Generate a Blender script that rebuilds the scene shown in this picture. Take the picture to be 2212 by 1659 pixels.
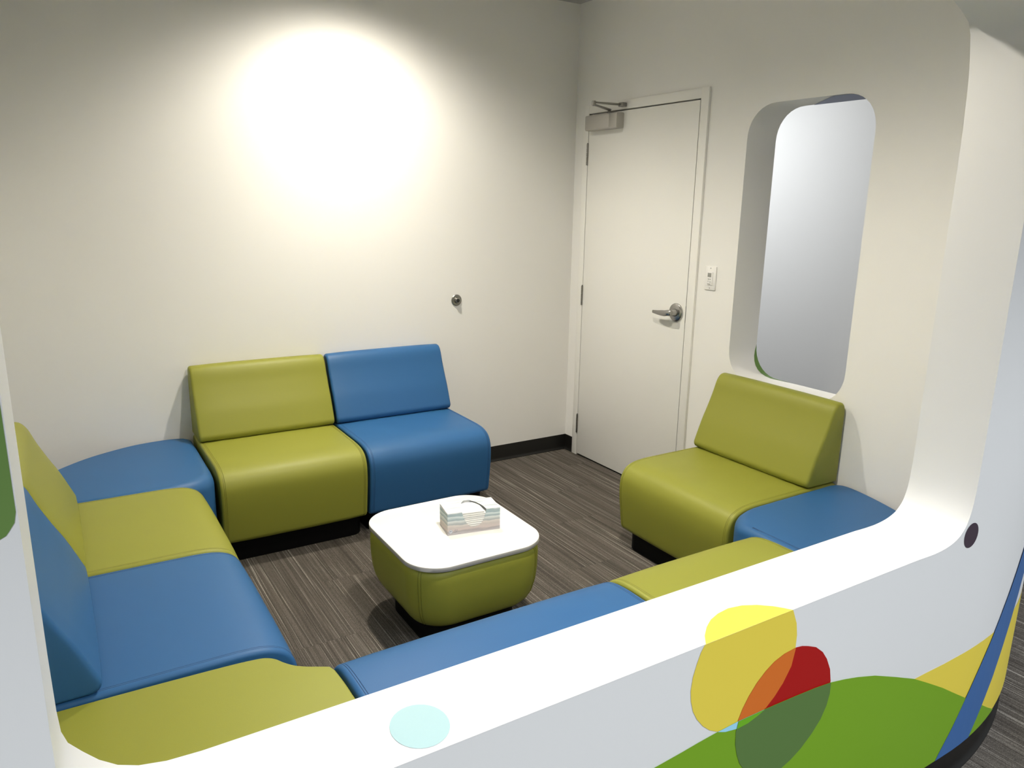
import bpy, bmesh, math, random
from mathutils import Matrix, Vector, Euler
random.seed(7)
S = bpy.context.scene
for o in list(bpy.data.objects): bpy.data.objects.remove(o)
C = S.collection
PI = math.pi

# ------------------------------------------------------------------ camera
cam = bpy.data.cameras.new('camera'); camo = bpy.data.objects.new('camera', cam); C.objects.link(camo)
cam.sensor_width = 36.0; cam.lens = 1629.09 / 2212 * 36.0; cam.clip_start = 0.05
camo.matrix_world = (Matrix.Translation((-2.8858, -3.9526, 1.6182)) @ Matrix.Rotation(-0.5557, 4, 'Z')
                     @ Matrix.Rotation(1.3339, 4, 'X') @ Matrix.Rotation(0.0177, 4, 'Z'))
S.camera = camo
# ------------------------------------------------------------------ world, lamps, exposure
w = bpy.data.worlds.new('world'); S.world = w; w.use_nodes = True
w.node_tree.nodes['Background'].inputs[0].default_value = (0.85, 0.92, 1, 1)
w.node_tree.nodes['Background'].inputs[1].default_value = 0.05
S.view_settings.view_transform = 'Standard'; S.view_settings.look = 'None'
S.view_settings.exposure = 0.0; S.view_settings.gamma = 1.0
S.view_settings.use_curve_mapping = False
WARM = (1.0, 0.935, 0.81); COOL = (0.885, 0.94, 1.0)
def photometry(power):
    """an IES profile of a recessed downlight: candela ~ cos^power, cut off by the housing"""
    ang = list(range(0, 91, 3)); cd = []
    for a in ang:
        k = max(0, min(1, (78-a)/30)); k = k*k*(3-2*k)
        cd.append(1000*math.cos(math.radians(a))**power*k)
    t = bpy.data.texts.new('downlight_photometry')
    t.write('IESNA:LM-63-2002\nTILT=NONE\n1 1000 1 %d 1 1 2 0.1 0.1 0\n1 1 100\n%s\n0\n%s\n' % (len(ang), ' '.join(map(str, ang)), ' '.join('%.3f' % max(0, c) for c in cd)))
    return t
PHOT = photometry(1.6)
def downlight(x, y, watts, col=WARM):
    l = bpy.data.lights.new('downlight', 'POINT'); l.energy = watts; l.color = col; l.shadow_soft_size = 0.045
    l.use_nodes = True; nt = l.node_tree; e = nt.nodes['Emission']
    ies = nt.nodes.new('ShaderNodeTexIES'); ies.mode = 'INTERNAL'; ies.ies = PHOT; ies.inputs['Strength'].default_value = 1.0
    nt.links.new(ies.outputs['Fac'], e.inputs['Strength'])
    o = bpy.data.objects.new('downlight', l); C.objects.link(o); o.location = (x, y, 2.745)
def fill_light(x, y, watts, sx=1.2, sy=0.6, col=COOL, spread=180):  # unseen area lamp added as cool fill for the corridor
    l = bpy.data.lights.new('corridor_fill', 'AREA'); l.energy = watts; l.color = col
    l.shape = 'RECTANGLE'; l.size = sx; l.size_y = sy; l.spread = math.radians(spread)
    o = bpy.data.objects.new('corridor_fill', l); C.objects.link(o); o.location = (x, y, 2.75)
downlight(-1.5, -0.6, 2.6)
downlight(-1.53, -2.2, 2.7)
for tx_ in (-3.9, -1.6, 0.7): fill_light(tx_, -4.9, 68, 1.2, .6, spread=136)  # fill row added to brighten the outside of the shell
fill_light(0.8, 0.7, 52, col=(.95, .975, 1))  # fill added to brighten the wall seen through the rounded opening

# ------------------------------------------------------------------ materials
def lin(c): return tuple(((v/255)/12.92 if v/255 <= .04045 else ((v/255+.055)/1.055)**2.4) for v in c)
def mat(name, col, rough=.5, metal=0.0, spec=.5, bump=None, coat=0.0):
    m = bpy.data.materials.new(name); m.use_nodes = True; nt = m.node_tree; b = nt.nodes['Principled BSDF']
    b.inputs['Base Color'].default_value = (*col, 1); b.inputs['Roughness'].default_value = rough
    b.inputs['Metallic'].default_value = metal; b.inputs['Specular IOR Level'].default_value = spec
    if coat: b.inputs['Coat Weight'].default_value = coat
    if bump:
        sc, st, dist = bump
        t = nt.nodes.new('ShaderNodeTexCoord'); n = nt.nodes.new('ShaderNodeTexNoise'); n.inputs['Scale'].default_value = sc
        n.inputs['Detail'].default_value = 3
        bp = nt.nodes.new('ShaderNodeBump'); bp.inputs['Strength'].default_value = st; bp.inputs['Distance'].default_value = dist
        nt.links.new(t.outputs['Object'], n.inputs['Vector']); nt.links.new(n.outputs['Fac'], bp.inputs['Height'])
        nt.links.new(bp.outputs['Normal'], b.inputs['Normal'])
    return m
M = {}
M['wall'] = mat('wall paint', (.82, .81, .785), .6, spec=.3, bump=(220, .05, .002))
M['shell'] = mat('shell paint', (.77, .77, .76), .42, spec=.4, bump=(160, .04, .002))
M['corridor'] = mat('corridor paint', (.34, .34, .35), .7, spec=.2)
M['ceil'] = mat('ceiling paint', (.52, .51, .49), .8, spec=.2)
M['door'] = mat('door paint', (.83, .82, .785), .4, spec=.4)
M['green'] = mat('green vinyl', (.252, .256, .036), .46, spec=.30, bump=(420, .12, .001))
M['blue'] = mat('blue vinyl', (.026, .108, .262), .46, spec=.30, bump=(420, .12, .001))
M['green_thread'] = mat('green thread', (.15, .145, .012), .6)
M['blue_thread'] = mat('blue thread', (.013, .055, .15), .6)
M['black'] = mat('black plinth', (.004, .004, .004), .6, spec=.1)
M['base'] = mat('black rubber base', (.006, .0055, .005), .42, spec=.4)
M['lam'] = mat('white laminate', (.82, .80, .76), .35, spec=.4)
M['lam_shaded'] = mat('shaded white laminate edge', (.42, .405, .375), .45, spec=.4)  # white laminate rim with its shade put into the colour
M['steel'] = mat('satin steel', (.40, .39, .375), .24, 1.0)
M['hinge'] = mat('dull steel', (.30, .29, .27), .35, 1.0)
M['alu'] = mat('grey closer paint', (.46, .44, .41), .42, 0.3)
M['dark'] = mat('dark gap', (.01, .01, .01), .7)
M['rubber'] = mat('black rubber', (.012, .012, .011), .6)
M['plastic'] = mat('white plastic', (.82, .81, .79), .3)
M['lcd'] = mat('grey display', (.30, .30, .28), .25)
M['tissue'] = mat('white tissue', (.86, .84, .80), .9, spec=.1)
M['boxin'] = mat('grey card inside', (.40, .37, .33), .9)
M['ink'] = mat('grey ink', (.22, .23, .27), .7)
M['emblem'] = mat('pale emblem', (.72, .74, .78), .6)
for n, c in dict(yellow=(.80, .64, .075), red=(.40, .004, .004), hill=(.185, .37, .016), orange=(.67, .16, .02),
                 darkgreen=(.10, .19, .05), sky=(.34, .68, .85), lime=(.15, .43, .015), stripe=(.045, .135, .35),
                 purple=(.055, .036, .052), teal=(.36, .55, .57), leaf=(.14, .25, .065), navy=(.03, .05, .15)).items():
    M[n] = mat(n + ' vinyl print', c, .42, spec=.4)

def carpet_mat():
    m = bpy.data.materials.new('carpet plank'); m.use_nodes = True; nt = m.node_tree; N = nt.nodes.new; L = nt.links.new
    b = nt.nodes['Principled BSDF']; b.inputs['Roughness'].default_value = .95; b.inputs['Specular IOR Level'].default_value = .1
    tc = N('ShaderNodeTexCoord'); oi = N('ShaderNodeObjectInfo')
    mul = N('ShaderNodeMath'); mul.operation = 'MULTIPLY'; mul.inputs[1].default_value = 40; L(oi.outputs['Random'], mul.inputs[0])
    cmb = N('ShaderNodeCombineXYZ')
    for k in range(3): L(mul.outputs[0], cmb.inputs[k])
    add = N('ShaderNodeVectorMath'); add.operation = 'ADD'; L(tc.outputs['Object'], add.inputs[0]); L(cmb.outputs[0], add.inputs[1])
    def noise(sx, sy, detail, rough=.5):
        mp = N('ShaderNodeMapping'); mp.inputs['Scale'].default_value = (sx, sy, 1); L(add.outputs[0], mp.inputs['Vector'])
        n = N('ShaderNodeTexNoise'); n.inputs['Scale'].default_value = 1; n.inputs['Detail'].default_value = detail
        n.inputs['Roughness'].default_value = rough; L(mp.outputs[0], n.inputs['Vector']); return n
    n1 = noise(110, .8, 2, .6); n2 = noise(190, 1.0, 2, .75); n3 = noise(430, 430, 1); n4 = noise(30, .5, 1)
    r1 = N('ShaderNodeValToRGB'); e = r1.color_ramp.elements
    e[0].position = .34; e[0].color = (.062, .053, .045, 1); e[1].position = .64; e[1].color = (.108, .095, .081, 1)
    L(n1.outputs['Fac'], r1.inputs[0])
    r2 = N('ShaderNodeValToRGB'); e = r2.color_ramp.elements
    e[0].position = .575; e[0].color = (0, 0, 0, 1); e[1].position = .665; e[1].color = (1, 1, 1, 1); L(n2.outputs['Fac'], r2.inputs[0])
    mx = N('ShaderNodeMix'); mx.data_type = 'RGBA'; L(r2.outputs[0], mx.inputs[0]); L(r1.outputs[0], mx.inputs[6])
    mx.inputs[7].default_value = (.27, .245, .212, 1)
    r3 = N('ShaderNodeMapRange'); r3.inputs['From Min'].default_value = .3; r3.inputs['From Max'].default_value = .7
    r3.inputs['To Min'].default_value = .55; r3.inputs['To Max'].default_value = 1.45; L(n3.outputs['Fac'], r3.inputs[0])
    r4 = N('ShaderNodeMapRange'); r4.inputs['From Min'].default_value = .3; r4.inputs['From Max'].default_value = .7
    r4.inputs['To Min'].default_value = .86; r4.inputs['To Max'].default_value = 1.14; L(n4.outputs['Fac'], r4.inputs[0])
    mm = N('ShaderNodeMath'); mm.operation = 'MULTIPLY'; L(r3.outputs[0], mm.inputs[0]); L(r4.outputs[0], mm.inputs[1])
    vm = N('ShaderNodeVectorMath'); vm.operation = 'SCALE'; L(mx.outputs[2], vm.inputs[0]); L(mm.outputs[0], vm.inputs['Scale'])
    L(vm.outputs[0], b.inputs['Base Color'])
    bp = N('ShaderNodeBump'); bp.inputs['Strength'].default_value = .5; bp.inputs['Distance'].default_value = .003
    L(n3.outputs['Fac'], bp.inputs['Height']); L(bp.outputs[0], b.inputs['Normal'])
    return m
M['carpet'] = carpet_mat()

def box_print():
    m = bpy.data.materials.new('watercolour card'); m.use_nodes = True; nt = m.node_tree; N = nt.nodes.new; L = nt.links.new
    b = nt.nodes['Principled BSDF']; b.inputs['Roughness'].default_value = .5
    tc = N('ShaderNodeTexCoord'); mp = N('ShaderNodeMapping'); mp.inputs['Scale'].default_value = (9, 9, 30); L(tc.outputs['Object'], mp.inputs[0])
    n = N('ShaderNodeTexNoise'); n.inputs['Scale'].default_value = 1.2; n.inputs['Detail'].default_value = 3; L(mp.outputs[0], n.inputs[0])
    sx = N('ShaderNodeSeparateXYZ'); L(tc.outputs['Object'], sx.inputs[0])
    ay = N('ShaderNodeMath'); ay.operation = 'MULTIPLY_ADD'; ay.inputs[1].default_value = .10; L(sx.outputs['Y'], ay.inputs[0]); L(sx.outputs['Z'], ay.inputs[2])
    a = N('ShaderNodeMath'); a.operation = 'MULTIPLY_ADD'; a.inputs[1].default_value = .022; L(n.outputs['Fac'], a.inputs[0]); L(ay.outputs[0], a.inputs[2])
    mr = N('ShaderNodeMapRange'); mr.inputs['From Min'].default_value = .006; mr.inputs['From Max'].default_value = .106; L(a.outputs[0], mr.inputs[0])
    r = N('ShaderNodeValToRGB'); cr = r.color_ramp
    stops = [(0, (150, 146, 150)), (.08, (200, 194, 194)), (.17, (176, 168, 168)), (.24, (214, 200, 194)), (.34, (206, 196, 190)), (.42, (222, 214, 206)), (.455, (172, 178, 178)),
             (.53, (206, 208, 204)), (.61, (226, 230, 226)), (.645, (158, 174, 178)), (.72, (190, 204, 204)), (.78, (226, 232, 230)), (.815, (166, 186, 190)), (.90, (176, 192, 194)), (.94, (240, 241, 240))]
    cr.elements[0].position = 0; cr.elements[0].color = (*lin(stops[0][1]), 1)
    cr.elements[1].position = 1; cr.elements[1].color = (.80, .80, .79, 1)
    for p, c in stops[1:]:
        e = cr.elements.new(p); e.color = (*lin(c), 1)
    L(mr.outputs[0], r.inputs[0]); L(r.outputs[0], b.inputs['Base Color'])
    return m
def box_top_print():
    m = bpy.data.materials.new('watercolour card top'); m.use_nodes = True; nt = m.node_tree; N = nt.nodes.new; L = nt.links.new
    b = nt.nodes['Principled BSDF']; b.inputs['Roughness'].default_value = .5
    tc = N('ShaderNodeTexCoord'); mp = N('ShaderNodeMapping'); mp.inputs['Scale'].default_value = (6, 46, 1); L(tc.outputs['Object'], mp.inputs[0])
    n = N('ShaderNodeTexNoise'); n.inputs['Scale'].default_value = 1.0; n.inputs['Detail'].default_value = 2; L(mp.outputs[0], n.inputs[0])
    r = N('ShaderNodeValToRGB'); cr = r.color_ramp
    cr.elements[0].position = .40; cr.elements[0].color = (*lin((176, 184, 190)), 1); cr.elements[1].position = .52; cr.elements[1].color = (.80, .80, .79, 1)
    L(n.outputs['Fac'], r.inputs[0]); L(r.outputs[0], b.inputs['Base Color'])
    return m
M['card'] = box_print(); M['cardtop'] = box_top_print()

# ------------------------------------------------------------------ helpers
def link(name, me, m, parent=None, kind=None, label=None, smooth=None, loc=None, rotz=None):
    o = bpy.data.objects.new(name, me); C.objects.link(o)
    if m and not me.materials: me.materials.append(M[m])
    if smooth is not None:
        for p in me.polygons: p.use_smooth = True
        me.set_sharp_from_angle(angle=math.radians(smooth))
    if parent: o.parent = parent
    if kind: o['kind'] = kind
    if label: o['label'] = label
    if loc: o.location = loc
    if rotz: o.rotation_euler = (0, 0, rotz)
    return o
def mk(name, verts, faces):
    me = bpy.data.meshes.new(name); me.from_pydata([tuple(v) for v in verts], [], faces); me.validate()
    bm = bmesh.new(); bm.from_mesh(me); bmesh.ops.recalc_face_normals(bm, faces=bm.faces); bm.to_mesh(me); bm.free(); return me
class MB:
    def __init__(s): s.v = []; s.f = []
    def add(s, v, f):
        n = len(s.v); s.v += [tuple(p) for p in v]; s.f += [[i+n for i in q] for q in f]; return s
    def box(s, a, b):
        (x0, y0, z0), (x1, y1, z1) = a, b
        return s.add([(x0,y0,z0),(x1,y0,z0),(x1,y1,z0),(x0,y1,z0),(x0,y0,z1),(x1,y0,z1),(x1,y1,z1),(x0,y1,z1)],
                     [[0,3,2,1],[4,5,6,7],[0,1,5,4],[1,2,6,5],[2,3,7,6],[3,0,4,7]])
    def loft(s, rings, cap=True, closed=True):
        n = len(rings[0]); v = [p for r in rings for p in r]; f = []
        for i in range(len(rings)-1):
            for j in range(n if closed else n-1):
                k = (j+1) % n; f.append([i*n+j, i*n+k, (i+1)*n+k, (i+1)*n+j])
        if cap: f.append(list(range(n))[::-1]); f.append([(len(rings)-1)*n+j for j in range(n)])
        return s.add(v, f)
    def tube(s, pts, r, n=8, cap=True):
        pts = [Vector(p) for p in pts]; rings = []; rs = r if isinstance(r, (list, tuple)) else [r]*len(pts)
        up = None
        for i, p in enumerate(pts):
            t = (pts[min(i+1, len(pts)-1)] - pts[max(i-1, 0)]).normalized()
            if up is None: up = Vector((0,0,1)) if abs(t.z) < .9 else Vector((1,0,0))
            a = t.cross(up).normalized(); b = a.cross(t); up = b
            rings.append([p + (a*math.cos(2*PI*k/n) + b*math.sin(2*PI*k/n))*rs[i] for k in range(n)])
        return s.loft(rings, cap)
    def lathe(s, prof, origin, axis, n=28):
        # prof: (distance along axis, radius)
        ax = Vector(axis).normalized(); u = ax.orthogonal().normalized(); v = ax.cross(u); o = Vector(origin)
        return s.loft([[o + ax*d + (u*math.cos(2*PI*k/n) + v*math.sin(2*PI*k/n))*max(r, 1e-5) for k in range(n)] for d, r in prof])
    def mesh(s, name): return mk(name, s.v, s.f)
    def obj(s, name, m, parent=None, **k): return link(name, s.mesh(name), m, parent, **k)
def bevel(me, w, seg=2):
    bm = bmesh.new(); bm.from_mesh(me)
    bmesh.ops.bevel(bm, geom=list(bm.edges), offset=w, segments=seg, affect='EDGES', profile=.5, clamp_overlap=True)
    bm.to_mesh(me); bm.free(); return me
def bbox_obj(name, a, b, m, parent=None, bev=.002, **k):
    me = MB().box(a, b).mesh(name)
    if bev: bevel(me, bev)
    return link(name, me, m, parent, smooth=30 if bev else None, **k)
def thing(name, label, cat, loc=(0,0,0), rotz=0, group=None):
    o = bpy.data.objects.new(name, None); C.objects.link(o); o.empty_display_size = .1
    o.location = loc; o.rotation_euler = (0, 0, rotz); o['label'] = label; o['category'] = cat
    if group: o['group'] = group
    return o
def catmull(pts, sub=5, closed=False):
    out = []; n = len(pts)
    rng = range(n if closed else n-1)
    for i in rng:
        g = (lambda k: pts[k % n]) if closed else (lambda k: pts[max(0, min(n-1, k))])
        p0, p1, p2, p3 = (Vector(g(i+d)) for d in (-1, 0, 1, 2))
        for k in range(sub):
            t = k/sub
            out.append(tuple(.5*((2*p1) + (p2-p0)*t + (2*p0-5*p1+4*p2-p3)*t*t + (3*p1-p0-3*p2+p3)*t**3)))
    if not closed: out.append(tuple(pts[-1]))
    return out
def area2(P): return sum(P[i][0]*P[(i+1) % len(P)][1]-P[(i+1) % len(P)][0]*P[i][1] for i in range(len(P)))
def inset(P, d):
    if abs(d) < 1e-9: return [tuple(p) for p in P]
    sg = 1 if area2(P) > 0 else -1; n = len(P); out = []
    for i in range(n):
        a, b, c = Vector(P[i-1]), Vector(P[i]), Vector(P[(i+1) % n])
        e1 = (b-a).normalized(); e2 = (c-b).normalized()
        n1 = Vector((-e1.y, e1.x))*sg; n2 = Vector((-e2.y, e2.x))*sg
        k = (n1+n2); k = k.normalized() if k.length > 1e-6 else n1
        out.append(tuple(b + k*(d/max(.45, k.dot(n1)))))
    return out
def rrect(hx, hy, r, n=8, cx=0, cy=0):
    P = []
    for sx, sy, a0 in ((1,1,0), (-1,1,90), (-1,-1,180), (1,-1,270)):
        for k in range(n+1):
            a = math.radians(a0 + 90*k/n); P.append((cx+sx*(hx-r)+r*math.cos(a), cy+sy*(hy-r)+r*math.sin(a)))
    return P
def fill2d(outer, holes=()):
    """triangulated planar region -> bmesh in the xy plane"""
    bm = bmesh.new(); es = []
    for loop in [outer, *holes]:
        vs = [bm.verts.new((p[0], p[1], 0)) for p in loop]
        es += [bm.edges.new((vs[i], vs[(i+1) % len(vs)])) for i in range(len(vs))]
    bmesh.ops.triangle_fill(bm, use_beauty=True, use_dissolve=False, edges=es, normal=(0,0,1))
    return bm
def clip(subject, convex):
    """Sutherland-Hodgman: subject polygon clipped by a convex polygon"""
    sg = 1 if area2(convex) > 0 else -1; out = list(subject)
    for i in range(len(convex)):
        a, b = convex[i], convex[(i+1) % len(convex)]; inp, out = out, []
        side = lambda p: sg*((b[0]-a[0])*(p[1]-a[1])-(b[1]-a[1])*(p[0]-a[0]))
        for j in range(len(inp)):
            p, q = inp[j-1], inp[j]; sp, sq = side(p), side(q)
            if (sp >= 0) != (sq >= 0):
                t = sp/(sp-sq); out.append((p[0]+t*(q[0]-p[0]), p[1]+t*(q[1]-p[1])))
            if sq >= 0: out.append(q)
    return out

# ------------------------------------------------------------------ setting: floor
CEIL = 2.765; WT = 0.20
HX0, HX1, HY0, HY1 = -6.0, 2.2, -8.0, 1.2
fl = MB().box((HX0-.1, HY0-.1, -.14), (HX1+.1, HY1+.1, -.006)).obj('floor', 'dark', kind='structure')
PW, PL_ = .25, 1.0
pm = MB().box((0, 0, -.006), (PW-.0006, PL_-.0006, 0)).mesh('carpet_plank'); pm.materials.append(M['carpet'])
def plank(x, y):
    o = bpy.data.objects.new('carpet_plank', pm); C.objects.link(o); o.parent = fl; o.location = (x, y, 0)
cols = [(-3.25 + PW*i, -3.3, .0) for i in range(22)]
for i in range(22):
    x = -3.25 + PW*i
    if x > HX1 - PW: break
    off = (.0, .37, .70, .21, .55)[i % 5]
    y0 = -5.0 + off - 1.0
    k = 0
    while y0 + k*PL_ < HY1:
        ya = y0 + k*PL_
        if ya > -4.2 and ya + PL_ <= HY1 and not (x < -.95 and ya + PL_ < -3.0) : plank(x, ya)
        k += 1
# the rest of the corridor carpet, out of the photograph's sight
bm = bmesh.new()
for (a, b, c, d) in [(HX0, HY0, HX1, -4.6), (HX0, -4.6, -3.25, HY1), (-3.25, -4.6, -.95, -3.2)]:
    vs = [bm.verts.new(p) for p in ((a, b, -.0055), (c, b, -.0055), (c, d, -.0055), (a, d, -.0055))]; bm.faces.new(vs)
me = bpy.data.meshes.new('carpet_field'); bm.to_mesh(me); bm.free(); link('carpet_field', me, 'carpet', fl, kind='stuff')

MB().box((HX0-.1, HY0-.1, CEIL), (HX1+.1, HY1+.1, CEIL+.1)).obj('ceiling', 'ceil', kind='structure')
MB().box((HX1, HY0, 0), (HX1+.1, HY1, CEIL)).obj('wall_corridor_right', 'shell', kind='structure')
MB().box((HX0-.1, HY0, 0), (HX0, HY1, CEIL)).obj('wall_corridor_left', 'corridor', kind='structure')
MB().box((HX0-.1, HY0-.1, 0), (HX1+.1, HY0, CEIL)).obj('wall_corridor_near', 'corridor', kind='structure')
MB().box((HX0-.1, HY1, 0), (HX1+.1, HY1+.1, CEIL)).obj('wall_corridor_far', 'shell', kind='structure')
MB().box((-3.285, 0, 0), (WT, .12, CEIL)).obj('wall_back', 'wall', kind='structure')
MB().box((-3.285, -2.872, 0), (-3.085, 0, CEIL)).obj('wall_left', 'wall', kind='structure')

# ------------------------------------------------------------------ wall_right: door recess and rounded opening
DY0, DY1, DH = -.144, -1.058, 2.134
def win_outline(n=9):
    y0, y1, z0, z1 = -2.018, -1.363, .772, 2.074; P = []
    r, e = .155, 2.15
    for (cy, cz, sy, sz, a0) in ((y1-r, z1-r, 1, 1, 0), (y0+r, z1-r, -1, 1, 90), (y0+r, z0+r, -1, -1, 180), (y1-r, z0+r, 1, -1, 270)):
        for k in range(n+1):
            a = math.radians(a0 + 90*k/n); c, s = math.cos(a), math.sin(a)
            P.append((cy + r*math.copysign(abs(c)**(2/e), c), cz + r*math.copysign(abs(s)**(2/e), s)))
    return P
WO = win_outline()
YB = -2.872
mb = MB()
def plane_yz(x, outer, holes):
    bm = fill2d(outer, holes); bm.verts.ensure_lookup_table()
    mb.add([(x, v.co.x, v.co.y) for v in bm.verts], [[v.index for v in f.verts] for f in bm.faces] if not bm.verts.index_update() else []); bm.free()
YR_ = -2.473
front = [(0, 0), (-.12, 0), (-.12, 2.16), (-1.082, 2.16), (-1.082, 0), (YR_, 0), (YR_, CEIL), (0, CEIL)]
plane_yz(0, front, [WO])
plane_yz(WT, [(.12, 0), (-2.33, 0), (-2.33, CEIL), (.12, CEIL)], [WO])
n0 = len(mb.v)
mb.add([(.09, -.12, 0), (.09, -1.082, 0), (.09, -1.082, 2.16), (.09, -.12, 2.16), (0, -.12, 0), (0, -1.082, 0), (0, -1.082, 2.16), (0, -.12, 2.16)],
       [[0,1,2,3], [0,3,7,4], [1,5,6,2], [3,2,6,7]])
wr = mb.obj('wall_right', 'wall', kind='structure')
mb = MB(); mb.loft([[(x, y, z) for y, z in WO] for x in (0, .004, WT-.004, WT)], cap=False)
win = mb.obj('window_1', 'wall', kind='structure', smooth=40, label='rounded white reveal of the wall opening behind the right green chair')
# vinyl print that wraps round the far edge of the reveal
def reveal_strip(name, m, pts, label):
    # pts: (y, z, x from, x to) along the reveal
    cyc, czc = -1.69, 1.42; v = []; f = []
    for y, z, xa, xb in pts:
        d = Vector((cyc-y, czc-z)).normalized()*.0012
        v += [(xa, y+d.x, z+d.y), (xb, y+d.x, z+d.y)]
    for i in range(len(pts)-1): f.append([2*i, 2*i+1, 2*i+3, 2*i+2])
    link(name, mk(name, v, f), m, win, label=label)
def on_outline(y0, y1, zlow):
    return [p for p in WO if min(y0, y1) <= p[0] <= max(y0, y1) and (p[1] < 1.2 if zlow else p[1] > 1.7)]
g = sorted(on_outline(-1.62, -1.36, True), key=lambda p: -p[0]); g.append((-1.60, .772))
reveal_strip('wall_graphic', 'leaf', [(y, z, WT-.001-.034*math.sin(PI*min(1, max(0, i/(len(g)-1)))), WT-.0005) for i, (y, z) in enumerate(g)],
             'green sliver of vinyl on the far edge of the reveal')
g = sorted(on_outline(-2.018, -1.50, False), key=lambda p: -p[0]); g = [(-1.56, 2.074)] + [(-1.56-.03*k, 2.074) for k in range(1, 10)] + [p for p in g if p[0] < -1.86]
reveal_strip('wall_graphic', 'navy', [(y, z, max(.012, WT - .0005 - .80*(-1.56-y)), WT-.0005) for (y, z) in g],
             'dark blue wedge of vinyl under the top of the reveal')

# ------------------------------------------------------------------ wall_front: curved shell with the big rounded opening
YF = -3.045; R1, A1, R2 = 1.5, math.radians(30), .6
def plan(s, off=0.0):
    if s <= 0: return (-.85+s, YF-off)
    if s <= R1*A1:
        a = s/R1; r = R1+off; return (-.85+r*math.sin(a), YF+R1-r*math.cos(a))
    a = min(A1+(s-R1*A1)/R2, PI/2); r = R2+off
    cx, cy = -.85+(R1-R2)*math.sin(A1), YF+R1-(R1-R2)*math.cos(A1)
    return (cx+r*math.sin(a), cy-r*math.cos(a))
SEND = R1*A1 + R2*(PI/2-A1)
OP = [(-2.937,1.02),(-2.936,.934),(-2.934,.900),(-2.928,.880),(-2.912,.859),(-2.894,.838),(-2.872,.820),(-2.846,.808),(-2.809,.800),(-2.76,.797),
      *catmull([(-1.15,.7955),(-1.104,.794),(-1.06,.7945),(-1.02,.799),(-.992,.806),(-.970,.816),(-.950,.834),(-.938,.856),(-.930,.886),(-.926,.930),(-.924,1.0)], 4),
      (-.922,1.79),(-.927,1.87),(-.931,1.925),(-.939,1.971),(-.952,2.022),(-.968,2.048),(-1.006,2.069),(-1.044,2.085),(-1.09,2.10),(-1.15,2.112),(-1.25,2.117),
      (-2.61,2.117),(-2.72,2.11),(-2.80,2.09),(-2.87,2.05),(-2.915,1.99),(-2.932,1.92),(-2.937,1.80)]
def drop(p): return (p[0], p[1] - .007*max(0, min(1, (.9-p[1])/.1)))
OPo = [drop(p) for p in OP]
def curved(bm):
    """bisect a flat (s, z) bmesh along the bend, so that it can follow the curved plan"""
    s = .03
    while s < SEND:
        bmesh.ops.bisect_plane(bm, geom=bm.verts[:]+bm.edges[:]+bm.faces[:], plane_co=(s, 0, 0), plane_no=(1, 0, 0)); s += .045
    return bm
mb = MB(); ZB = .112
def addbm(bm, fn):
    bm.verts.index_update(); mb.add([fn(v.co) for v in bm.verts], [[v.index for v in f.verts] for f in bm.faces]); bm.free()
bm = curved(fill2d([(-2.435, ZB), (SEND, ZB), (SEND, CEIL), (-2.435, CEIL)], [[(p[0]+.85, p[1]) for p in OPo]]))
addbm(bm, lambda c: (*plan(c.x), c.y))
addbm(fill2d([(-3.085, 0), (-.85, 0), (-.85, CEIL), (-3.085, CEIL)], [OP]), lambda c: (c.x, YB, c.y))
A_IN = math.asin(.40/(R2+YF-YB))
S_IN = R1*A1 + (A_IN-A1)*R2
si = [S_IN*k/40 for k in range(41)]
mb.loft([[(*plan(s, YF-YB), z) for s in si] for z in (0, CEIL)], cap=False, closed=False)
mb.loft([[(x, YB - (YB-YF)*t, z+(zo-z)*t) for (x, z), (xo, zo) in zip(OP, OPo)] for t in (0, .02, .98, 1)], cap=False)
sb = [-2.435+.1*k for k in range(25)] + [.03*k for k in range(0, 47)] + [SEND]
sb = sorted(set(round(s, 3) for s in sb if s <= SEND))
mb.loft([[(*plan(s), ZB) for s in sb], [(*plan(s, -.06), ZB) for s in sb]], cap=False, closed=False)
mb.add([(-3.285, YF, ZB), (-3.285, YB, ZB), (-3.285, YB, CEIL), (-3.285, YF, CEIL)], [[0,1,2,3]])
wf = mb.obj('wall_front', 'shell', kind='structure', smooth=30)
MB().loft([[(*plan(s, o), z) for s in sb] for o, z in ((-.060, ZB), (-.016, ZB), (-.018, .03), (-.014, .012), (-.006, .004), (-.004, 0))], cap=False, closed=False
          ).obj('toe_kick', 'base', wf, smooth=50, label='black rubber toe kick along the foot of the shell')

Yp = [(-1.021,.7890),(-1.03,.776),(-1.039,.753),(-1.047,.726),(-1.05,.697),(-1.047,.673),(-1.039,.647),(-1.026,.624),(-1.007,.601),(-.986,.583),(-.966,.572),(-.94,.562),(-.907,.556),(-.873,.557),(-.843,.564),(-.817,.573),(-.793,.591),(-.769,.616),(-.747,.65),(-.739,.689),(-.739,.722),(-.745,.752),(-.762,.7890)]
Hp = [(-2.0,.50),(-1.6,.54),(-1.35,.555),(-1.203,.558),(-1.133,.559),(-1.059,.564),(-1.013,.568),(-.966,.571),(-.931,.572),(-.903,.573),(-.865,.572),(-.822,.571),(-.779,.569),(-.716,.566),(-.652,.562),(-.595,.556),(-.544,.546),(-.49,.533),(-.418,.512),(-.326,.476),(-.236,.439),(-.165,.402),(-.08,.356),(-.01,.314),(.061,.272),(.125,.234),(.186,.197),(.252,.157),(.33,.113),(-2.0,.113)]
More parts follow.
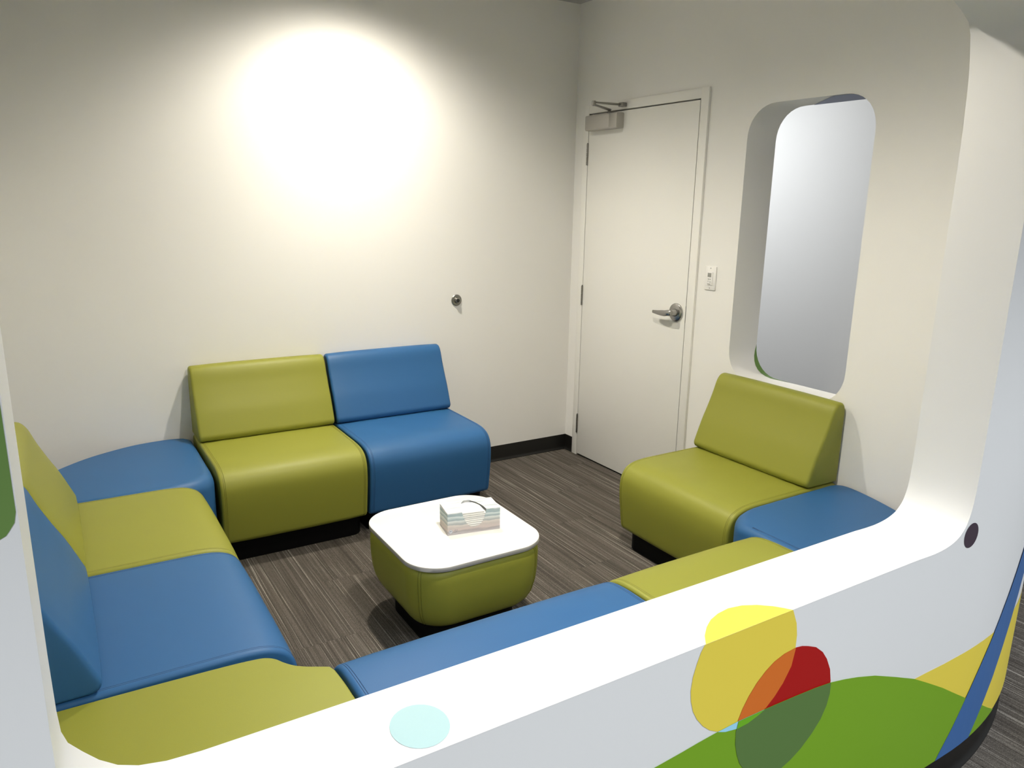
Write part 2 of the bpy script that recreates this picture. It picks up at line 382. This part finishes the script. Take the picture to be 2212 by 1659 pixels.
Rp = [(-.738,.692),(-.717,.689),(-.696,.682),(-.667,.67),(-.64,.649),(-.621,.625),(-.604,.593),(-.596,.560),(-.595,.527),(-.602,.498),(-.618,.468),(-.645,.440),(-.68,.414),(-.712,.398),(-.745,.388),(-.785,.387),(-.832,.405),(-.868,.438),(-.887,.464),(-.898,.49),(-.906,.518),(-.908,.549),(-.903,.575),(-.892,.599),(-.877,.622),(-.856,.646),(-.831,.666),(-.806,.680),(-.775,.689)]
YR = clip(Rp, Yp)
BLp = [(-.055,.113),(-.046,.126),(.007,.193),(.061,.272),(.121,.353),(.18,.429),(.222,.487),(.268,.548),(.33,.635),(.45,.80),(.55,.93),(.70,.93),(.55,.72),(.42,.53),(.34,.408),(.28,.316),(.246,.262),(.188,.188),(.137,.125),(.129,.113)]
Tp = [(-.33,.4385),(.75,.4385),(.75,.113),(.10,.113)]
Tp = [(-.40,.437),(-.173,.435),(-.092,.433),(-.001,.434),(.091,.436),(.178,.436),(.75,.436),(.75,.113),(.0,.113)]
Pp = [(-.0655+.0325*math.cos(2*PI*k/28), .800+.0345*math.sin(2*PI*k/28)) for k in range(28)]
Lp = [(-2.43,1.02),(-2.30,1.145),(-2.20,1.213),(-2.14,1.245),(-2.106,1.262),(-2.1,1.265),(-2.097,1.269),(-2.091,1.278),(-2.0885,1.29),(-2.0885,2.3),(-2.43,2.3)]
def decal(m, P, layer, label):
    bm = curved(fill2d(P)); bm.verts.index_update(); off = .0005 + .0004*layer
    me = mk('wall_graphic', [(*plan(v.co.x, off), v.co.y) for v in bm.verts], [[v.index for v in f.verts] for f in bm.faces]); bm.free()
    link('wall_graphic', me, m, wf, label=label)
decal('yellow', Tp, 0, 'yellow band curving round the corner of the shell')
decal('yellow', Yp, 1, 'large yellow oval on the shell front')
decal('red', Rp, 2, 'red oval beside the yellow oval')
decal('orange', YR, 3, 'orange overlap of the red and yellow ovals')
decal('hill', Hp, 4, 'broad green hill along the foot of the shell')
decal('sky', clip(Hp, Yp), 5, 'light blue sliver at the foot of the yellow oval')
decal('darkgreen', clip(Hp, Rp), 6, 'dark green part of the red oval over the hill')
decal('lime', clip(clip(Hp, Yp), Rp), 7, 'bright green sliver where ovals and hill overlap')
decal('stripe', BLp, 5, 'slanting blue stripe round the corner of the shell')
decal('purple', Pp, 1, 'dark purple dot beside the rounded corner of the opening')
decal('leaf', Lp, 1, 'green shape on the shell left of the opening')
def zs(y): return .797 - .007*(YB-y)/(YB-YF) + .0008
def silldecal(m, P, label):
    bm = fill2d(P); bm.verts.index_update()
    me = mk('wall_graphic', [(v.co.x, v.co.y, zs(v.co.y) - .0015*max(0, min(1, (v.co.x+2.76)/1.61))) for v in bm.verts], [[v.index for v in f.verts] for f in bm.faces]); bm.free()
    link('wall_graphic', me, m, wf, label=label)
silldecal('yellow', [(-1.8695,-3.0463),(-1.85,-3.024),(-1.824,-3.004),(-1.797,-2.989),(-1.767,-2.98),(-1.733,-2.976),(-1.698,-2.982),(-1.667,-2.996),(-1.639,-3.017),(-1.625,-3.032),(-1.6135,-3.0463)],
          'top of the yellow oval, folded over the sill')
silldecal('teal', [(-2.4475+.0482*math.cos(2*PI*k/32), -2.983+.0512*math.sin(2*PI*k/32)) for k in range(32)], 'pale turquoise dot on the sill')

# ------------------------------------------------------------------ baseboards
def base_run(name, a, b, nrm):
    prof = [(0, 0), (.013, 0), (.012, .004), (.006, .010), (.0035, .018), (.003, .098), (.002, .101), (0, .101)]
    a, b, n = Vector(a), Vector(b), Vector(nrm)
    return MB().loft([[(p.x+n.x*d, p.y+n.y*d, z) for d, z in prof] for p in (a, b)]).obj(name, 'base', kind='structure', smooth=30)
base_run('baseboard_back', (-3.084, 0), (0, 0), (0, -1))
base_run('baseboard_right', (0, -.0035), (0, -.0935), (-1, 0))
base_run('baseboard_right_far', (0, -1.1125), (0, -2.46), (-1, 0))

# ------------------------------------------------------------------ door_1
dr = bpy.data.objects.new('door_1', None); C.objects.link(dr); dr['kind'] = 'structure'
bbox_obj('door_leaf', (-.0118, DY1+.0050, .012), (.038, DY0-.0042, DH-.0060), 'door', dr, .0012)
bbox_obj('door_frame', (-.013, DY0, 0), (.06, DY0+.050, DH+.05), 'door', dr, .0015)
bbox_obj('door_frame', (-.013, DY1-.053, 0), (.06, DY1, DH+.05), 'door', dr, .0015)
bbox_obj('door_frame', (-.0127, DY1, DH+.0015), (.06, DY0, DH+.0497), 'door', dr, .0015)
MB().box((.039, DY1, .004), (.06, DY0, DH)).obj('dark_backing', 'dark', dr)  # dark backing sheet added so gaps round the leaf look shaded
MB().box((-.0085, DY1, .012), (.03, DY1+.0052, DH-.001)).obj('gap_shade', 'dark', dr)  # dark strips at both sides stand in for shade in the gaps
MB().box((-.0085, DY0-.0044, .012), (.03, DY0, DH-.001)).obj('gap_shade', 'dark', dr)
MB().box((.0, DY1+.001, .0005), (.085, DY0-.001, .0035)).obj('threshold', 'dark', dr)
for z0, z1 in ((1.841, 1.965), (.993, 1.114), (.154, .276)):
    h = MB()
    k = (z1-z0)/5
    for i in range(5): h.lathe([(.0006, .0050), (.0012, .0062), (k-.0012, .0062), (k-.0006, .0050)], (-.0155, DY0-.001, z0+i*k), (0, 0, 1), 14)
    ho = h.obj('hinge', 'hinge', dr, smooth=35, label='dull steel hinge')
    bbox_obj('hinge_leaf', (-.0150, DY0-.0015, z0), (-.0060, DY0+.0012, z1), 'hinge', ho, 0)
    MB().lathe([(0, .002), (.001, .0042), (.004, .0042), (.005, .003)], (-.0155, DY0-.001, z1), (0, 0, 1), 12).obj('hinge_pin', 'hinge', ho, smooth=35)
# lever handle
hd = MB().lathe([(0, .0495), (.004, .0500), (.008, .0485), (.011, .044), (.0125, .036), (.013, .030), (.0135, .026)], (-.0118, -.987, 1.056), (-1, 0, 0), 40
                ).obj('handle_rose', 'steel', dr, smooth=30, label='round satin steel rose of the door handle')
MB().lathe([(0, .022), (.014, .0205), (.022, .017), (.040, .0155), (.055, .016), (.058, .014), (.059, .008)], (-.018, -.987, 1.056), (-1, 0, 0), 28).obj('handle_neck', 'steel', hd, smooth=35)
rings = []
for t, y, x, zc, hz, hx in ((0, -1.003, -.064, 1.057, .0130, .010), (.1, -.992, -.066, 1.057, .0165, .012), (.2, -.975, -.067, 1.055, .0165, .012), (.35, -.955, -.0665, 1.0505, .0165, .010),
                            (.5, -.930, -.065, 1.049, .0155, .008), (.7, -.900, -.063, 1.0475, .0125, .0065), (.85, -.872, -.061, 1.0475, .0098, .0055), (1, -.853, -.059, 1.0475, .0080, .0048)):
    rings.append([(x+hx*math.copysign(abs(math.cos(a))**.7, math.cos(a)), y, zc+hz*math.copysign(abs(math.sin(a))**.7, math.sin(a))) for a in (2*PI*k/20 for k in range(20))])
MB().loft(rings).obj('handle_lever', 'steel', hd, smooth=40, label='curved satin steel lever')
bbox_obj('latch_plate', (-.0136, DY1-.0012, 1.009), (.01, DY1+.0022, 1.098), 'hinge', dr, 0, label='dark latch in the gap of the door')
# closer
cl = MB()
Pc = inset(rrect(.0425, .030, .010, 5), 0)
cb = MB().loft([[(-.037+q*sc, y, 2.0755+p*sc) for p, q in Pc] for y, sc in ((-.178, .93), (-.180, .985), (-.183, 1), (-.399, 1), (-.400, .985), (-.403, .985), (-.404, 1), (-.460, 1), (-.465, .985), (-.468, .93))]
               ).obj('closer_body', 'alu', dr, smooth=40, label='grey box of the door closer')
MB().lathe([(0, .013), (.010, .013), (.016, .011), (.018, .009)], (-.040, -.372, 2.115), (0, 0, 1), 18).obj('closer_spindle', 'hinge', cb, smooth=35)
def bar(pts, w, h):
    rings = []
    pts = [Vector(p) for p in pts]
    for i, p in enumerate(pts):
        t = (pts[min(i+1, len(pts)-1)]-pts[max(i-1, 0)]).normalized(); a = t.cross(Vector((0,0,1))).normalized()
        wi, hi = (w[i] if isinstance(w, list) else w)/2, (h[i] if isinstance(h, list) else h)/2
        b = a.cross(t)
        rings.append([p+a*wi*c+b*hi*s for c, s in ((1,.5),(.6,1),(-.6,1),(-1,.5),(-1,-.5),(-.6,-1),(.6,-1),(1,-.5))])
    return MB().loft(rings)
EL = (-.205, -.438, 2.153)
bar([(-.040, -.372, 2.137), (-.075, -.385, 2.140), (EL[0], EL[1], EL[2]-.006)], [.022, .022, .016], [.012, .010, .008]).obj('closer_arm', 'hinge', cb, smooth=40)
bar([(EL[0], EL[1], EL[2]+.006), (-.10, -.452, 2.158), (-.035, -.463, 2.158)], [.016, .013, .013], [.008, .011, .011]).obj('closer_forearm', 'hinge', cb, smooth=40)
MB().lathe([(-.012, .008), (-.011, .0105), (.013, .0105), (.014, .008)], EL, (0, 0, 1), 16).obj('closer_elbow', 'hinge', cb, smooth=35)
bbox_obj('closer_shoe', (-.045, -.490, 2.146), (-.0135, -.452, 2.168), 'hinge', cb, .003)

# ------------------------------------------------------------------ wall fittings
sw = thing('light_switch', 'small white wall switch with grey display right of the door frame', 'switch', (0, -1.205, 1.259))
bbox_obj('cover_plate', (-.0065, -.0365, -.060), (-.0003, .0365, .060), 'plastic', sw, .003)
bbox_obj('switch_body', (-.0095, -.0175, -.036), (-.006, .0165, .031), 'plastic', sw, .0008)
bbox_obj('display', (-.0103, -.0090, .006), (-.0093, .0150, .026), 'lcd', sw, .0003, label='grey display window')
for y, z, ww in ((.008, -.005, .004), (-.004, -.005, .004), (.010, -.016, .0022), (-.004, -.019, .0022), (.004, -.030, .010)):
    bbox_obj('button', (-.0105, y-ww, z-.0016), (-.0093, y+ww, z+.0016), 'lcd', sw, .0002)
for z in (.050, -.050): MB().lathe([(0, .003), (.0008, .0026)], (-.0063, 0, z), (-1, 0, 0), 12).obj('screw', 'lcd', sw, smooth=30)
st = thing('door_stop', 'round steel wall bumper with black rubber tip on the back wall', 'door stop', (-.829, 0, 1.049))
MB().lathe([(.0003, .0325), (.004, .0335), (.0065, .031), (.0075, .026), (.0065, .021), (.007, .0185)], (0, 0, 0), (0, -1, 0), 36).obj('flange', 'hinge', st, smooth=30)
MB().lathe([(.006, .0185), (.010, .0165), (.016, .0150), (.0205, .0150), (.022, .0135)], (0, 0, 0), (0, -1, 0), 28).obj('barrel', 'hinge', st, smooth=35)
MB().lathe([(.0215, .0110), (.0245, .0108), (.0258, .0090), (.0262, .005)], (0, 0, 0), (0, -1, 0), 24).obj('rubber_tip', 'rubber', st, smooth=35, label='black rubber tip')

# ------------------------------------------------------------------ upholstered seating
SEATP = ([(0, .104), (0, .430), (.006, .444), (.018, .451)] + catmull([(.05,.4525),(.24,.4535),(.44,.453),(.54,.4515),(.602,.443),(.645,.421),(.668,.385),(.675,.340),(.6735,.28),(.664,.20),(.655,.135),(.650,.118),(.641,.108),(.626,.104)], 4))
BACKP = ([(0, .4545), (0, .755)] + catmull([(.002,.775),(.008,.792),(.022,.804),(.042,.8055),(.062,.798),(.082,.772),(.104,.716),(.134,.651),(.163,.594),(.188,.535),(.201,.503),(.2075,.485),(.2065,.472),(.200,.462),(.189,.4565),(.176,.4545)], 4))
def side_rings(wd, seam=True):
    h = wd/2; r = .013; out = []
    half = [(h, r*1.0)] + [(h-r*(1-math.sin(a)), r*(1-math.cos(a))) for a in (math.radians(d) for d in (75, 60, 40, 20, 0))]
    if seam: half += [(h-.0145, 0), (h-.0155, .0018), (h-.0165, .0002), (h-.0205, 0), (h-.0215, .0018), (h-.0225, 0)]
    half += [(h-.10, -.002), (h*.4, -.003)]
    return [(-u, i) for u, i in half] + [(u, i) for u, i in half[::-1]]
cache = {}
def profile_mesh(kind, wd):
    k = (kind, round(wd, 4))
    if k not in cache:
        P = SEATP if kind == 'seat' else BACKP
        cache[k] = MB().loft([[(u, -d, z) for d, z in inset(P, i)] for u, i in side_rings(wd, kind == 'seat')]).mesh(kind)
    return cache[k].copy()
def seam_mesh(kind, wd, sgn, row=0):
    P = SEATP if kind == 'seat' else BACKP
    mbx = MB()
    Q = [p for p in inset(P, .0004) if (p[0] > .02 or p[1] > (.44 if kind == 'seat' else .6)) and p[1] > (.110 if kind == 'seat' else .458)]
    mbx.tube([(sgn*(wd/2-((.0155+.006*row) if kind == 'seat' else .0075)), -d, z) for d, z in (Q if kind == 'seat' else inset(Q, .0018)[1:-1])], .0008, 5)
    return mbx.mesh('seam')
def plinth_mesh(wd):
    return MB().loft([[(x, y, z) for x, y in rrect(wd/2-.012-i, .292-i, .05, 6, 0, -.318)] for z, i in ((0.0004, .002), (.004, 0), (.1035, 0))]).mesh('plinth')
def seat_unit(name, label, cat, col, loc, rotz, wd, back, group):
    t = thing(name, label, cat, loc, rotz, group)
    s = link('seat', profile_mesh('seat', wd), col, t, smooth=45)
    for sg, row in ((-1, 0), (1, 0), (-1, 1), (1, 1)): link('seam', seam_mesh('seat', wd, sg, row), col+'_thread', s, smooth=60)
    if back:
        b = link('backrest', profile_mesh('back', wd), col, t, smooth=45)
        for sg in (-1, 1): link('seam', seam_mesh('back', wd, sg), col+'_thread', b, smooth=60)
    link('plinth', plinth_mesh(wd), 'black', t, smooth=40, label='black recessed plinth')
    return t
GL = 'armless lounge chairs around the walls'
seat_unit('lounge_chair', 'green armless lounge chair against the back wall, joined to a blue chair', 'chair', 'green', (-1.996, -.005, 0), 0, .675, True, GL)
seat_unit('lounge_chair', 'blue armless lounge chair against the back wall, nearest the door corner', 'chair', 'blue', (-1.3095, -.005, 0), 0, .675, True, GL)
seat_unit('lounge_chair', 'green armless lounge chair at the left, between blue corner seat and blue chair', 'chair', 'green', (-3.081, -1.0795, 0), PI/2, .675, True, GL)
seat_unit('lounge_chair', 'blue armless lounge chair at the left, next to the green corner seat', 'chair', 'blue', (-3.081, -1.7605, 0), PI/2, .675, True, GL)
rc = seat_unit('lounge_chair', 'green armless lounge chair standing below the rounded wall opening at right', 'chair', 'green', (-.005, -1.7095, 0), -PI/2, .675, True, GL)
for ch in rc.children:                       # this chair sits a little lower under its back
    if ch.name.startswith('seat'): ch.scale = (1, 1, .974)
    if ch.name.startswith('backrest'): ch.scale = (1, 1, 1.034); ch.location = (0, 0, -.0272)
GB = 'backless benches behind the sill'
seat_unit('bench', 'long blue backless bench behind the white sill', 'bench', 'blue', (-1.8925, -2.866, 0), PI, .911, False, GB)
seat_unit('bench', 'green backless bench behind the white sill, left of blue corner seat', 'bench', 'green', (-1.0935, -2.866, 0), PI, .672, False, GB)

def corner_unit(label, col, outline, top, r0, r1=0, hot=(0, 0)):
    """r0: roll of the upholstered edge; r1: softer roll round the inner corner 'hot'"""
    cx = sum(p[0] for p in outline)/len(outline); cy = sum(p[1] for p in outline)/len(outline)
    t = thing('corner_seat', label, 'corner seat', (cx, cy, 0), 0, 'backless corner seats')
    P = [(x-cx, y-cy) for x, y in outline]
    if area2(P) < 0: P = P[::-1]
    rad = [r0+max(0, r1-r0)*math.exp(-((x+cx-hot[0])**2+(y+cy-hot[1])**2)/.018) for x, y in P]
    N1 = inset(P, .001); nrm = [((b[0]-a[0])*1000, (b[1]-a[1])*1000) for a, b in zip(P, N1)]
    R = [[(x, y, z) for x, y in inset(P, i)] for z, i in ((.104, .010), (.107, .003), (.114, .0008), (.125, 0), (.30, 0))]
    for a in (0, 12, 24, 36, 48, 60, 72, 82, 90):
        a = math.radians(a)
        R.append([(x+n[0]*r*(1-math.cos(a)), y+n[1]*r*(1-math.cos(a)), top-r*(1-math.sin(a))) for (x, y), n, r in zip(P, nrm, rad)])
    seat = MB().loft(R).obj('seat', col, t, smooth=40)
    MB().loft([[(x, y, z) for x, y in inset(P, i)] for z, i in ((.0004, .030), (.004, .027), (.1035, .027))]).obj('plinth', 'black', t, smooth=40, label='black recessed plinth')
    return t, seat, (cx, cy)
def run(*segs):
    out = []
    for s in segs: out += catmull(s, 5) if len(s) > 2 else list(s)
    res = []
    for p in out:
        if not res or (Vector(p)-Vector(res[-1])).length > .002: res.append(tuple(p))
    return res
corner_unit('blue corner seat with rounded outer corner between the back wall and left chairs', 'blue',
            run([(-2.347,-.075), (-2.347,-.55)], [(-2.347,-.60),(-2.354,-.65),(-2.384,-.69),(-2.43,-.716),(-2.50,-.731),(-2.56,-.735)], [(-2.60,-.735), (-3.076,-.735)],
                [(-3.076,-.62),(-3.06,-.48),(-3.01,-.345),(-2.924,-.236),(-2.80,-.128),(-2.64,-.045),(-2.52,-.018),(-2.42,-.018),(-2.37,-.038)]), .446, .028, .055, (-2.38, -.69))
corner_unit('green corner seat in the near left corner, with a wavy inner edge', 'green',
            run([(-3.076,-2.106), (-2.893,-2.109)], [(-2.75,-2.113),(-2.60,-2.120),(-2.535,-2.126),(-2.500,-2.134),(-2.479,-2.152),(-2.465,-2.176),(-2.447,-2.201),(-2.425,-2.220),(-2.395,-2.238),(-2.368,-2.254)], [(-2.361,-2.276), (-2.3565,-2.40), (-2.3565,-2.862)],
                [(-2.60,-2.862),(-2.75,-2.86),(-2.90,-2.83),(-3.01,-2.75),(-3.06,-2.64),(-3.076,-2.50),(-3.076,-2.42)]), .449, .006)
_, rs, (rx, ry) = corner_unit('blue corner seat in the near right corner between green chair and green bench', 'blue',
            run([(-.07,-2.0515), (-.56,-2.0515)], [(-.60,-2.054),(-.66,-2.068),(-.71,-2.105),(-.74,-2.155),(-.750,-2.22),(-.752,-2.28)], [(-.752,-2.30), (-.752,-2.848)],
                [plan(k*.09, -.188) for k in range(2, 7)] + [(-.16,-2.58),(-.09,-2.42),(-.04,-2.27),(-.014,-2.15),(-.016,-2.09),(-.04,-2.062)]), .446, .022, .05, (-.70, -2.10))
for dx in (.026, .031):
    MB().tube([(-.752+dx-rx, y-ry, .4462) for y in (-2.20, -2.4, -2.6, -2.84)], .0008, 5).obj('seam', 'blue_thread', rs, smooth=60)

# ------------------------------------------------------------------ table ottoman
TZ = .370
tb = thing('ottoman_table', 'low green ottoman table with white rounded top in the middle of the carpet', 'table', (-1.625, -1.50, 0))
HXT, HYT, RT = .2785, .2885, .134
MB().loft([[(x, y, z) for x, y in rrect(HXT-i, HYT-i, RT-i*.5, 14)] for z, i in ((TZ-.0175, .0012), (TZ-.0005, .0012), (TZ, .0018))]).obj('table_top', 'lam', tb, smooth=35, label='white laminate top')
MB().loft([[(x, y, z) for x, y in rrect(HXT-i, HYT-i, RT-i*.5, 14)] for z, i in ((TZ-.018, .0012), (TZ-.0168, 0), (TZ-.0022, 0), (TZ-.0009, .0006), (TZ-.0007, .0012))], cap=False).obj('shaded_edge', 'lam_shaded', tb, smooth=50, label='rim of the white top, shade painted in grey')
body = [(.100, .075), (.103, .058), (.112, .044), (.130, .030), (.160, .0165), (.200, .008), (.250, .004), (.300, .003), (.322, .0035), (.334, .006), (.343, .011), (.349, .018), (.3519, .03)]
bo = MB().loft([[(x, y, z) for x, y in rrect(HXT-i, HYT-i, RT-i*.4, 14)] for z, i in body]).obj('upholstery', 'green', tb, smooth=50, label='green vinyl body')
for sx, sy in ((1, 1), (-1, 1), (-1, -1), (1, -1)):
    for da in (0, 5):
        a = math.radians(52+da if sx*sy < 0 else 38-da)
        pts = []
        for z, i in body[1:-1]:
            r = RT-i*.4
            pts.append((sx*(HXT-i-r+(r+.0004)*math.cos(a)), sy*(HYT-i-r+(r+.0004)*math.sin(a)), z))
        MB().tube(pts, .0011, 5).obj('seam', 'green_thread', bo, smooth=60)
MB().loft([[(x, y, z) for x, y in rrect(HXT-i, HYT-i, .10, 10)] for z, i in ((.0004, .085), (.004, .082), (.0998, .080))]).obj('plinth', 'black', tb, smooth=40, label='black recessed plinth')

# ------------------------------------------------------------------ tissue box on the table
TH = .0895; TLn = .213; TD = .109
tx = thing('tissue_box', 'tissue box with watercolour print lying on the white table top', 'tissue box', (-1.6775, -1.5585, TZ+.0003), math.radians(-10.8))
# local: x 0..TLn along the front, y 0..TD backwards, z up; origin at the front left corner
NOTCH = [(.27, 1.0), (.285, .86), (.305, .72), (.335, .56), (.375, .42), (.425, .31), (.475, .255), (.525, .245), (.575, .27), (.625, .34), (.665, .45), (.70, .62), (.72, .80), (.735, 1.0)]
HOLE = [(.27, 0), (.285, .25), (.322, .507), (.38, .80), (.45, .985), (.56, .985), (.656, .735), (.71, .45), (.732, .228), (.735, 0)]
tx.location = (tx.location.x, tx.location.y, tx.location.z)
def sheet(name, P, fn, m, th, parent, **k):
    bm = fill2d(P); bm.verts.index_update()
    ext = [v.index for v in bm.verts]; V0 = [fn(v.co.x, v.co.y, 0) for v in bm.verts]; V1 = [fn(v.co.x, v.co.y, th) for v in bm.verts]
    F = [[v.index for v in f.verts] for f in bm.faces]; n = len(V0)
    be = [(e.verts[0].index, e.verts[1].index) for e in bm.edges if len(e.link_faces) == 1]; bm.free()
    faces = F + [[i+n for i in f[::-1]] for f in F] + [[a, b, b+n, a+n] for a, b in be]
    return link(name, mk(name, V0+V1, faces), m, parent, **k)
CT = .0012
sheet('front_panel', [(0, 0), (TLn, 0), (TLn, TH)] + [(u*TLn, v*TH) for u, v in NOTCH[::-1]] + [(0, TH)], lambda a, b, t: (a, t, b), 'card', CT, tx)
sheet('top_panel', [(0, CT)] + [(u*TLn, max(v*TD, CT)) for u, v in HOLE] + [(TLn, CT), (TLn, TD), (0, TD)], lambda a, b, t: (a, b, TH-t), 'cardtop', CT, tx)
MB().box((0, CT, 0), (CT, TD, TH-CT)).obj('side_panel', 'card', tx)
MB().box((TLn-CT, CT, 0), (TLn, TD, TH-CT)).obj('side_panel', 'card', tx)
MB().box((CT, TD-CT, 0), (TLn-CT, TD, TH-CT)).obj('back_panel', 'card', tx)
MB().box((CT, CT, .0004), (TLn-CT, TD-CT, .0016)).obj('bottom_panel', 'boxin', tx)
# folded tissues
nT = 9; z = .014
for k in range(nT):
    h = .0076; a = .0026+.0007*random.random(); x0 = .006+.003*random.random(); x1 = TLn-.006-.003*random.random()
    if k == nT-1: x0, x1 = TLn*.20, TLn*.70
    ring = [(a+.0012, z), (a+.0003, z+.0012), (a, z+h*.5), (a+.0003, z+h-.0012), (a+.0012, z+h), (TD-.012, z+h), (TD-.012, z)]
    tilt = .0012*(random.random()-.5)
    me = MB().loft([[(x, y, zz+tilt*(x/TLn-.5)*2) for y, zz in ring] for x in (x0, x0+(x1-x0)*.33, x0+(x1-x0)*.66, x1)]).mesh('tissue')
    link('tissue', me, 'tissue', tx, smooth=60)
    z += h+.0001
# the sheet drawn up into the opening
V = [(.275*TLn, .004, z), (.735*TLn-.004, .004, z-.001), (.66*TLn, .03, z+.0015), (.60*TLn, .06, z+.0025), (.54*TLn, TD-.016, z+.003), (.45*TLn, TD-.014, z+.003), (.36*TLn, .075, z+.0025), (.30*TLn, .04, z+.0015)]
link('top_tissue', mk('top_tissue', [v for v in V]+[(x, y, zz-.002) for x, y, zz in V], [list(range(8)), list(range(15, 7, -1))]+[[i, (i+1) % 8, (i+1) % 8+8, i+8] for i in range(8)]), 'tissue', tx)
# printed emblem and words
em = MB().lathe([(0, .0072), (.0002, .0072)], (.0125, -.0002, .0148), (0, -1, 0), 28).obj('emblem', 'emblem', tx, label='small round emblem')
v = []; f = []
for k in range(24):
    a = 2*PI*k/24
    for r in (.0070, .0078): v.append((.0125+r*math.cos(a), -.00055, .0148+r*math.sin(a)))
for k in range(24): f.append([2*k, 2*k+1, (2*k+3) % 48, (2*k+2) % 48])
link('emblem_ring', mk('emblem_ring', v, f), 'ink', em)
MB().tube([(.0085, -.0006, .0130), (.0095, -.0006, .0180), (.0110, -.0006, .0185), (.0118, -.0006, .0150), (.0130, -.0006, .0185), (.0150, -.0006, .0178), (.0168, -.0006, .0145), (.0090, -.0006, .0138)], .0007, 5).obj('emblem_mark', 'ink', em)
for txt, zz in (('ultra', .0165), ('soft', .0095)):
    cu = bpy.data.curves.new('printed_word', 'FONT'); cu.body = txt; cu.size = .0085
    to = bpy.data.objects.new('tmp', cu); C.objects.link(to); bpy.context.view_layer.update()
    me = bpy.data.meshes.new_from_object(to.evaluated_get(bpy.context.evaluated_depsgraph_get())); bpy.data.objects.remove(to)
    me.transform(Matrix.Translation((.0255, -.0005, zz)) @ Matrix.Rotation(PI/2, 4, 'X'))
    me.materials.clear(); link('printed_word', me, 'ink', tx)
